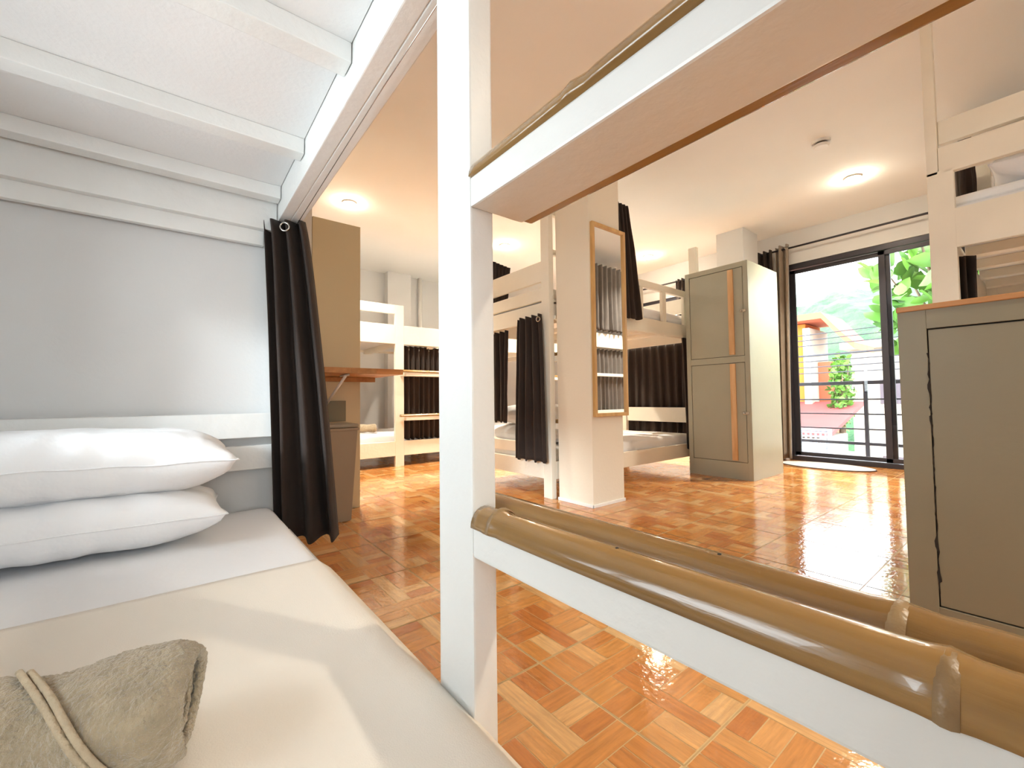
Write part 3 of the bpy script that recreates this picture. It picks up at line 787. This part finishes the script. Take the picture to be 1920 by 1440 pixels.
# ------------------------------------------------------------------ outside
def outside():
    o = box('balcony', [(5.36, 6.12, -1.2, 3.4, -.16, -.02)], M['concrete'], None, 0); tag(o, kind='structure')
    root = empty('balcony_railing', (6.0, 0, -.02)); tag(root, 'dark metal balcony railing outside the sliding door', 'railing')
    box('top_rail', (-.02, .02, -1.2, 3.4, .822, .862), M['metal'], root, .004)
    for z in (.318, .485, .650): box('bar', (-.008, .008, -1.2, 3.4, z, z + .016), M['metal'], root, .002)
    box('bottom_rail', (-.016, .016, -1.2, 3.4, .150, .182), M['metal'], root, .003)
    for y in (-1.18, .05, 1.285, 2.52): box('post', (-.018, .018, y, y + .036, 0, .822), M['metal'], root, .003)
    o = box('street', (6.2, 60, -40, 50, -3.4, -3.3), M['road'], None, 0); tag(o, kind='structure')
    # orange house
    root = empty('orange_house', (13.5, 4.05, -3.3)); tag(root, 'orange and yellow house across the street', 'house')
    box('wall', (0, 1.2, .12, 5, 0, 5.95), M['orange'], root, .02)
    box('wall', (-.25, 1.2, -.05, .12, 0, 5.8), M['housewhite'], root, .02)
    box('wall', (.3, 1.2, -.40, -.05, 0, 4.9), M['orange2'], root, .02)
    bm = bmesh.new()
    pts = [(-.5, 5.5, 5.97), (-.5, -.38, 5.97), (-.5, -.80, 5.40), (-.5, -1.05, 5.12)]
    top = [bm.verts.new(p) for p in pts]; bot = [bm.verts.new((p[0], p[1], p[2] + .16)) for p in pts]
    top2 = [bm.verts.new((1.3, p[1], p[2])) for p in pts]; bot2 = [bm.verts.new((1.3, p[1], p[2] + .16)) for p in pts]
    for k in range(3):
        bm.faces.new((top[k], top[k + 1], bot[k + 1], bot[k])); bm.faces.new((bot[k], bot[k + 1], bot2[k + 1], bot2[k])); bm.faces.new((top[k], top[k + 1], top2[k + 1], top2[k])); bm.faces.new((top2[k], top2[k + 1], bot2[k + 1], bot2[k]))
    bm.faces.new((top[3], bot[3], bot2[3], top2[3])); bm.faces.new((top[0], bot[0], bot2[0], top2[0]))
    finish('roof', bm, M['orange2'], root)
    for z in (2.6, 4.2): 
        w = box('window', (-.03, .02, 1.0, 2.0, z, z + 1.0), M['housewhite'], root, .01)
        box('pane', (-.04, -.02, 1.08, 1.92, z + .08, z + .92), M['glassdark'], w, .004)
    # low red roofed shed
    root = empty('red_roof_shed', (10.9, 3.55, -2.95)); tag(root, 'low shed with a faded red roof below the balcony', 'shed')
    box('wall', (.2, 2.3, -.3, 3.2, -.35, 2.7), M['housewhite'], root, .02)
    bm = bmesh.new()
    v = [bm.verts.new(p) for p in ((-.1, -.6, 2.75), (-.1, 3.6, 2.75), (2.6, 3.6, 3.4), (2.6, -.6, 3.4), (-.1, -.6, 2.83), (-.1, 3.6, 2.83), (2.6, 3.6, 3.48), (2.6, -.6, 3.48))]
    for f in ((0, 1, 2, 3), (4, 5, 6, 7), (0, 1, 5, 4), (2, 3, 7, 6), (0, 3, 7, 4), (1, 2, 6, 5)): bm.faces.new([v[i] for i in f])
    finish('roof', bm, M['redroof'], root)
    # pale building
    root = empty('pale_house', (19.0, -3.3, -3.3)); tag(root, 'pale two-storey house to the right behind the leaves', 'house')
    box('wall', (0, 5, 0, 7.8, 0, 5.6), M['housewhite'], root, .02)
    box('roof', (-.5, 5.4, -.3, 8.0, 5.6, 5.85), M['housewhite'], root, .02)
    for y in (.6, 1.7, 2.9, 4.1, 5.2, 6.3):
        for z in (1.0, 3.6):
            w = box('window', (-.05, .02, y, y + .8, z, z + 1.0), M['housewhite'], root, .01)
            box('pane', (-.07, -.04, y + .08, y + .72, z + .08, z + .92), M['glassdark'], w, .004)
    # wicker screen
    root = empty('wicker_screen', (9.0, 2.50, -3.3)); tag(root, 'grey woven screen below the balcony rail at the lower left of the door', 'screen')
    bm = bmesh.new()
    for k in range(11): add_box(bm, 0, .02, .02 + k * .075, .02 + k * .075 + .03, 2.7, 3.36)
    for k in range(9): add_box(bm, -.01, .03, 0, .84, 2.72 + k * .075, 2.75 + k * .075)
    finish('weave', bm, M['wicker'], root)
    box('frame', [(-.03, .05, -.05, 0, 0, 3.4), (-.03, .05, .84, .89, 0, 3.4), (-.03, .05, 0, .84, 3.36, 3.4)], M['wicker'], root, .005)
    # hillside
    bm = bmesh.new(); N = 110; g = []
    for i in range(N + 1):
        row = []
        for j in range(50):
            y = -60 + 150 * i / N; x = 38 + j * 1.1
            h = 13.0 + 4.0 * math.exp(-((y - 6) / 30) ** 2) 
            s = 1 - math.exp(-j / 9.0)
            z = -3.4 + h * s + 1.6 * noise.noise(Vector((x * .18, y * .18, 1))) * s + 1.0 * noise.noise(Vector((x * .6, y * .6, 4))) * s
            row.append(bm.verts.new((x, y, z)))
        g.append(row)
    for i in range(N):
        for j in range(49): bm.faces.new((g[i][j], g[i + 1][j], g[i + 1][j + 1], g[i][j + 1]))
    o = finish('hillside', bm, M['hill'], None, smooth=True); tag(o, kind='structure')
    # dense shrub tree between houses
    def crown(name, c, r, n, size, label, trunk_h, cat='tree', seed=1, density=1.0):
        rnd = random.Random(seed)
        root = empty(name, (c[0], c[1], -3.3)); tag(root, label, cat)
        bm = bmesh.new()
        for k in range(n):
            while True:
                p = Vector((rnd.uniform(-1, 1), rnd.uniform(-1, 1), rnd.uniform(-1, 1)))
                if p.length < 1 and (p.length > .45 or rnd.random() < .3): break
            p = Vector((p.x * r[0], p.y * r[1], p.z * r[2] + trunk_h))
            n_ = Vector((rnd.gauss(0, 1), rnd.gauss(0, 1), rnd.gauss(.6, 1))).normalized()
            d = n_.orthogonal().normalized(); d.rotate(Matrix.Rotation(rnd.random() * 6.28, 3, n_)); s = n_.cross(d)
            L_ = size * rnd.uniform(.7, 1.25)
            prof = [(0, 0), (.25, .26), (.55, .30), (.8, .18), (1, 0)]
            mid = [bm.verts.new(p + d * L_ * t + n_ * (-.12 * L_ * t * t)) for t, w in prof]
            lf = [bm.verts.new(p + d * L_ * t + s * L_ * w + n_ * (.07 * L_ - .12 * L_ * t * t)) for t, w in prof[1:-1]]
            rt = [bm.verts.new(p + d * L_ * t - s * L_ * w + n_ * (.07 * L_ - .12 * L_ * t * t)) for t, w in prof[1:-1]]
            for sd in (lf, rt):
                bm.faces.new((mid[0], mid[1], sd[0])); bm.faces.new((mid[1], mid[2], sd[1], sd[0])); bm.faces.new((mid[2], mid[3], sd[2], sd[1])); bm.faces.new((mid[3], mid[4], sd[2]))
        finish('foliage', bm, M['leaf'], root, smooth=True)
        bt = bmesh.new()
        add_tube(bt, [(0, 0, 0), (.05, .03, trunk_h * .5), (0, 0, trunk_h)], [.12, .09, .05], 10)
        for k in range(7):
            a = k * .9; e = Vector((math.cos(a) * r[0] * .8, math.sin(a) * r[1] * .8, trunk_h + r[2] * rnd.uniform(-.3, .8)))
            add_tube(bt, [(0, 0, trunk_h * .75), (e.x * .5, e.y * .5, (trunk_h * .75 + e.z) / 2 + .1), e], [.04, .025, .008], 6)
        finish('trunk', bt, M['bark'], root, smooth=True)
    crown('broadleaf_tree', (8.6, .80, 0), (.9, .95, 1.2), 520, .32, 'broad-leaved green tree close outside the balcony door', 5.45, seed=3)
    crown('shrub_tree', (13.1, 3.32, 0), (.32, .24, .95), 700, .13, 'slim green tree between the orange house and the pale house', 4.1, seed=5)
    for i in range(7):
        z = 1.15 + .13 * i + (.1 if i > 3 else 0)
        pts = [(10.4 + .1 * i, -8 + k * 1.6, z + .35 * ((k - 7) / 7.0) ** 2 - .03 * i * (k - 7) / 7) for k in range(15)]
        o = tube('power_cable', pts, .012 if i != 3 else .022, M['cable'], seg=6)
        tag(o, 'thin black power cable crossing the street view', 'cable', 'power cables across the street')
outside()

# ------------------------------------------------------------------ light
w = bpy.data.worlds.new('World'); SC.world = w; w.use_nodes = True
nt = w.node_tree; bg = nt.nodes['Background']
sky = nt.nodes.new('ShaderNodeTexSky'); sky.sky_type = 'HOSEK_WILKIE'; sky.turbidity = 5; sky.sun_direction = Vector((-.5, -.6, .6)).normalized(); sky.ground_albedo = .6
mixn = nt.nodes.new('ShaderNodeMix'); mixn.data_type = 'RGBA'; mixn.inputs['Factor'].default_value = .85
mixn.inputs['B'].default_value = (.88, .95, 1.0, 1)
nt.links.new(sky.outputs[0], mixn.inputs['A']); nt.links.new(mixn.outputs['Result'], bg.inputs['Color'])
bg.inputs['Strength'].default_value = 5.5

def portal(loc, rot, sx, sy):
    ld = bpy.data.lights.new('window_portal', 'AREA'); ld.shape = 'RECTANGLE'; ld.size = sx; ld.size_y = sy; ld.cycles.is_portal = True
    o = bpy.data.objects.new('window_portal', ld); o.location = loc; o.rotation_euler = rot; link(o)
portal((5.30, .96, 1.05), (0, R(90), 0), 2.0, 1.6)
portal((5.30, 3.65, 1.48), (0, R(90), 0), 1.0, 1.55)

portal((-.79, .975, 1.04), (0, R(-90), 0), .62, 1.22)
portal((-.15, -1.745, 1.0), (R(90), 0, 0), .86, .96)
sd = bpy.data.lights.new('sun', 'SUN'); sd.energy = 1.5; sd.angle = R(9); sd.color = (.86, .94, 1.0)
so = bpy.data.objects.new('sun', sd); link(so)
so.rotation_euler = Vector((1.0, .50, -.36)).to_track_quat('-Z', 'Y').to_euler()

# ------------------------------------------------------------------ camera
f_px = 803.5
Rm = Matrix(((0.7856, 0.0132, 0.6186), (-0.6186, 0.0359, 0.7849), (-0.0118, -0.9993, 0.0363)))
rt = Rm @ Vector((1, 0, 0)); up = -(Rm @ Vector((0, 1, 0))); bk = -(Rm @ Vector((0, 0, 1)))
bk.normalize(); rt = (rt - bk * rt.dot(bk)).normalized(); up = bk.cross(rt)
cam = bpy.data.cameras.new('camera'); cam.sensor_width = 36; cam.lens = f_px / 1920 * 36; cam.clip_start = .02; cam.clip_end = 300
co = bpy.data.objects.new('camera', cam); link(co)
mw = Matrix((rt, up, bk)).transposed().to_4x4(); mw.translation = (0, 0, .68)
co.matrix_world = mw
SC.camera = co

SC.view_settings.view_transform = 'Standard'; SC.view_settings.look = 'None'
SC.view_settings.gamma = 1; SC.view_settings.use_curve_mapping = False
SC.view_settings.exposure = 1.38
SC.cycles.max_bounces = 8; SC.cycles.diffuse_bounces = 5; SC.cycles.transparent_max_bounces = 12
SC.cycles.sample_clamp_indirect = 8
SC.cycles.use_denoising = True
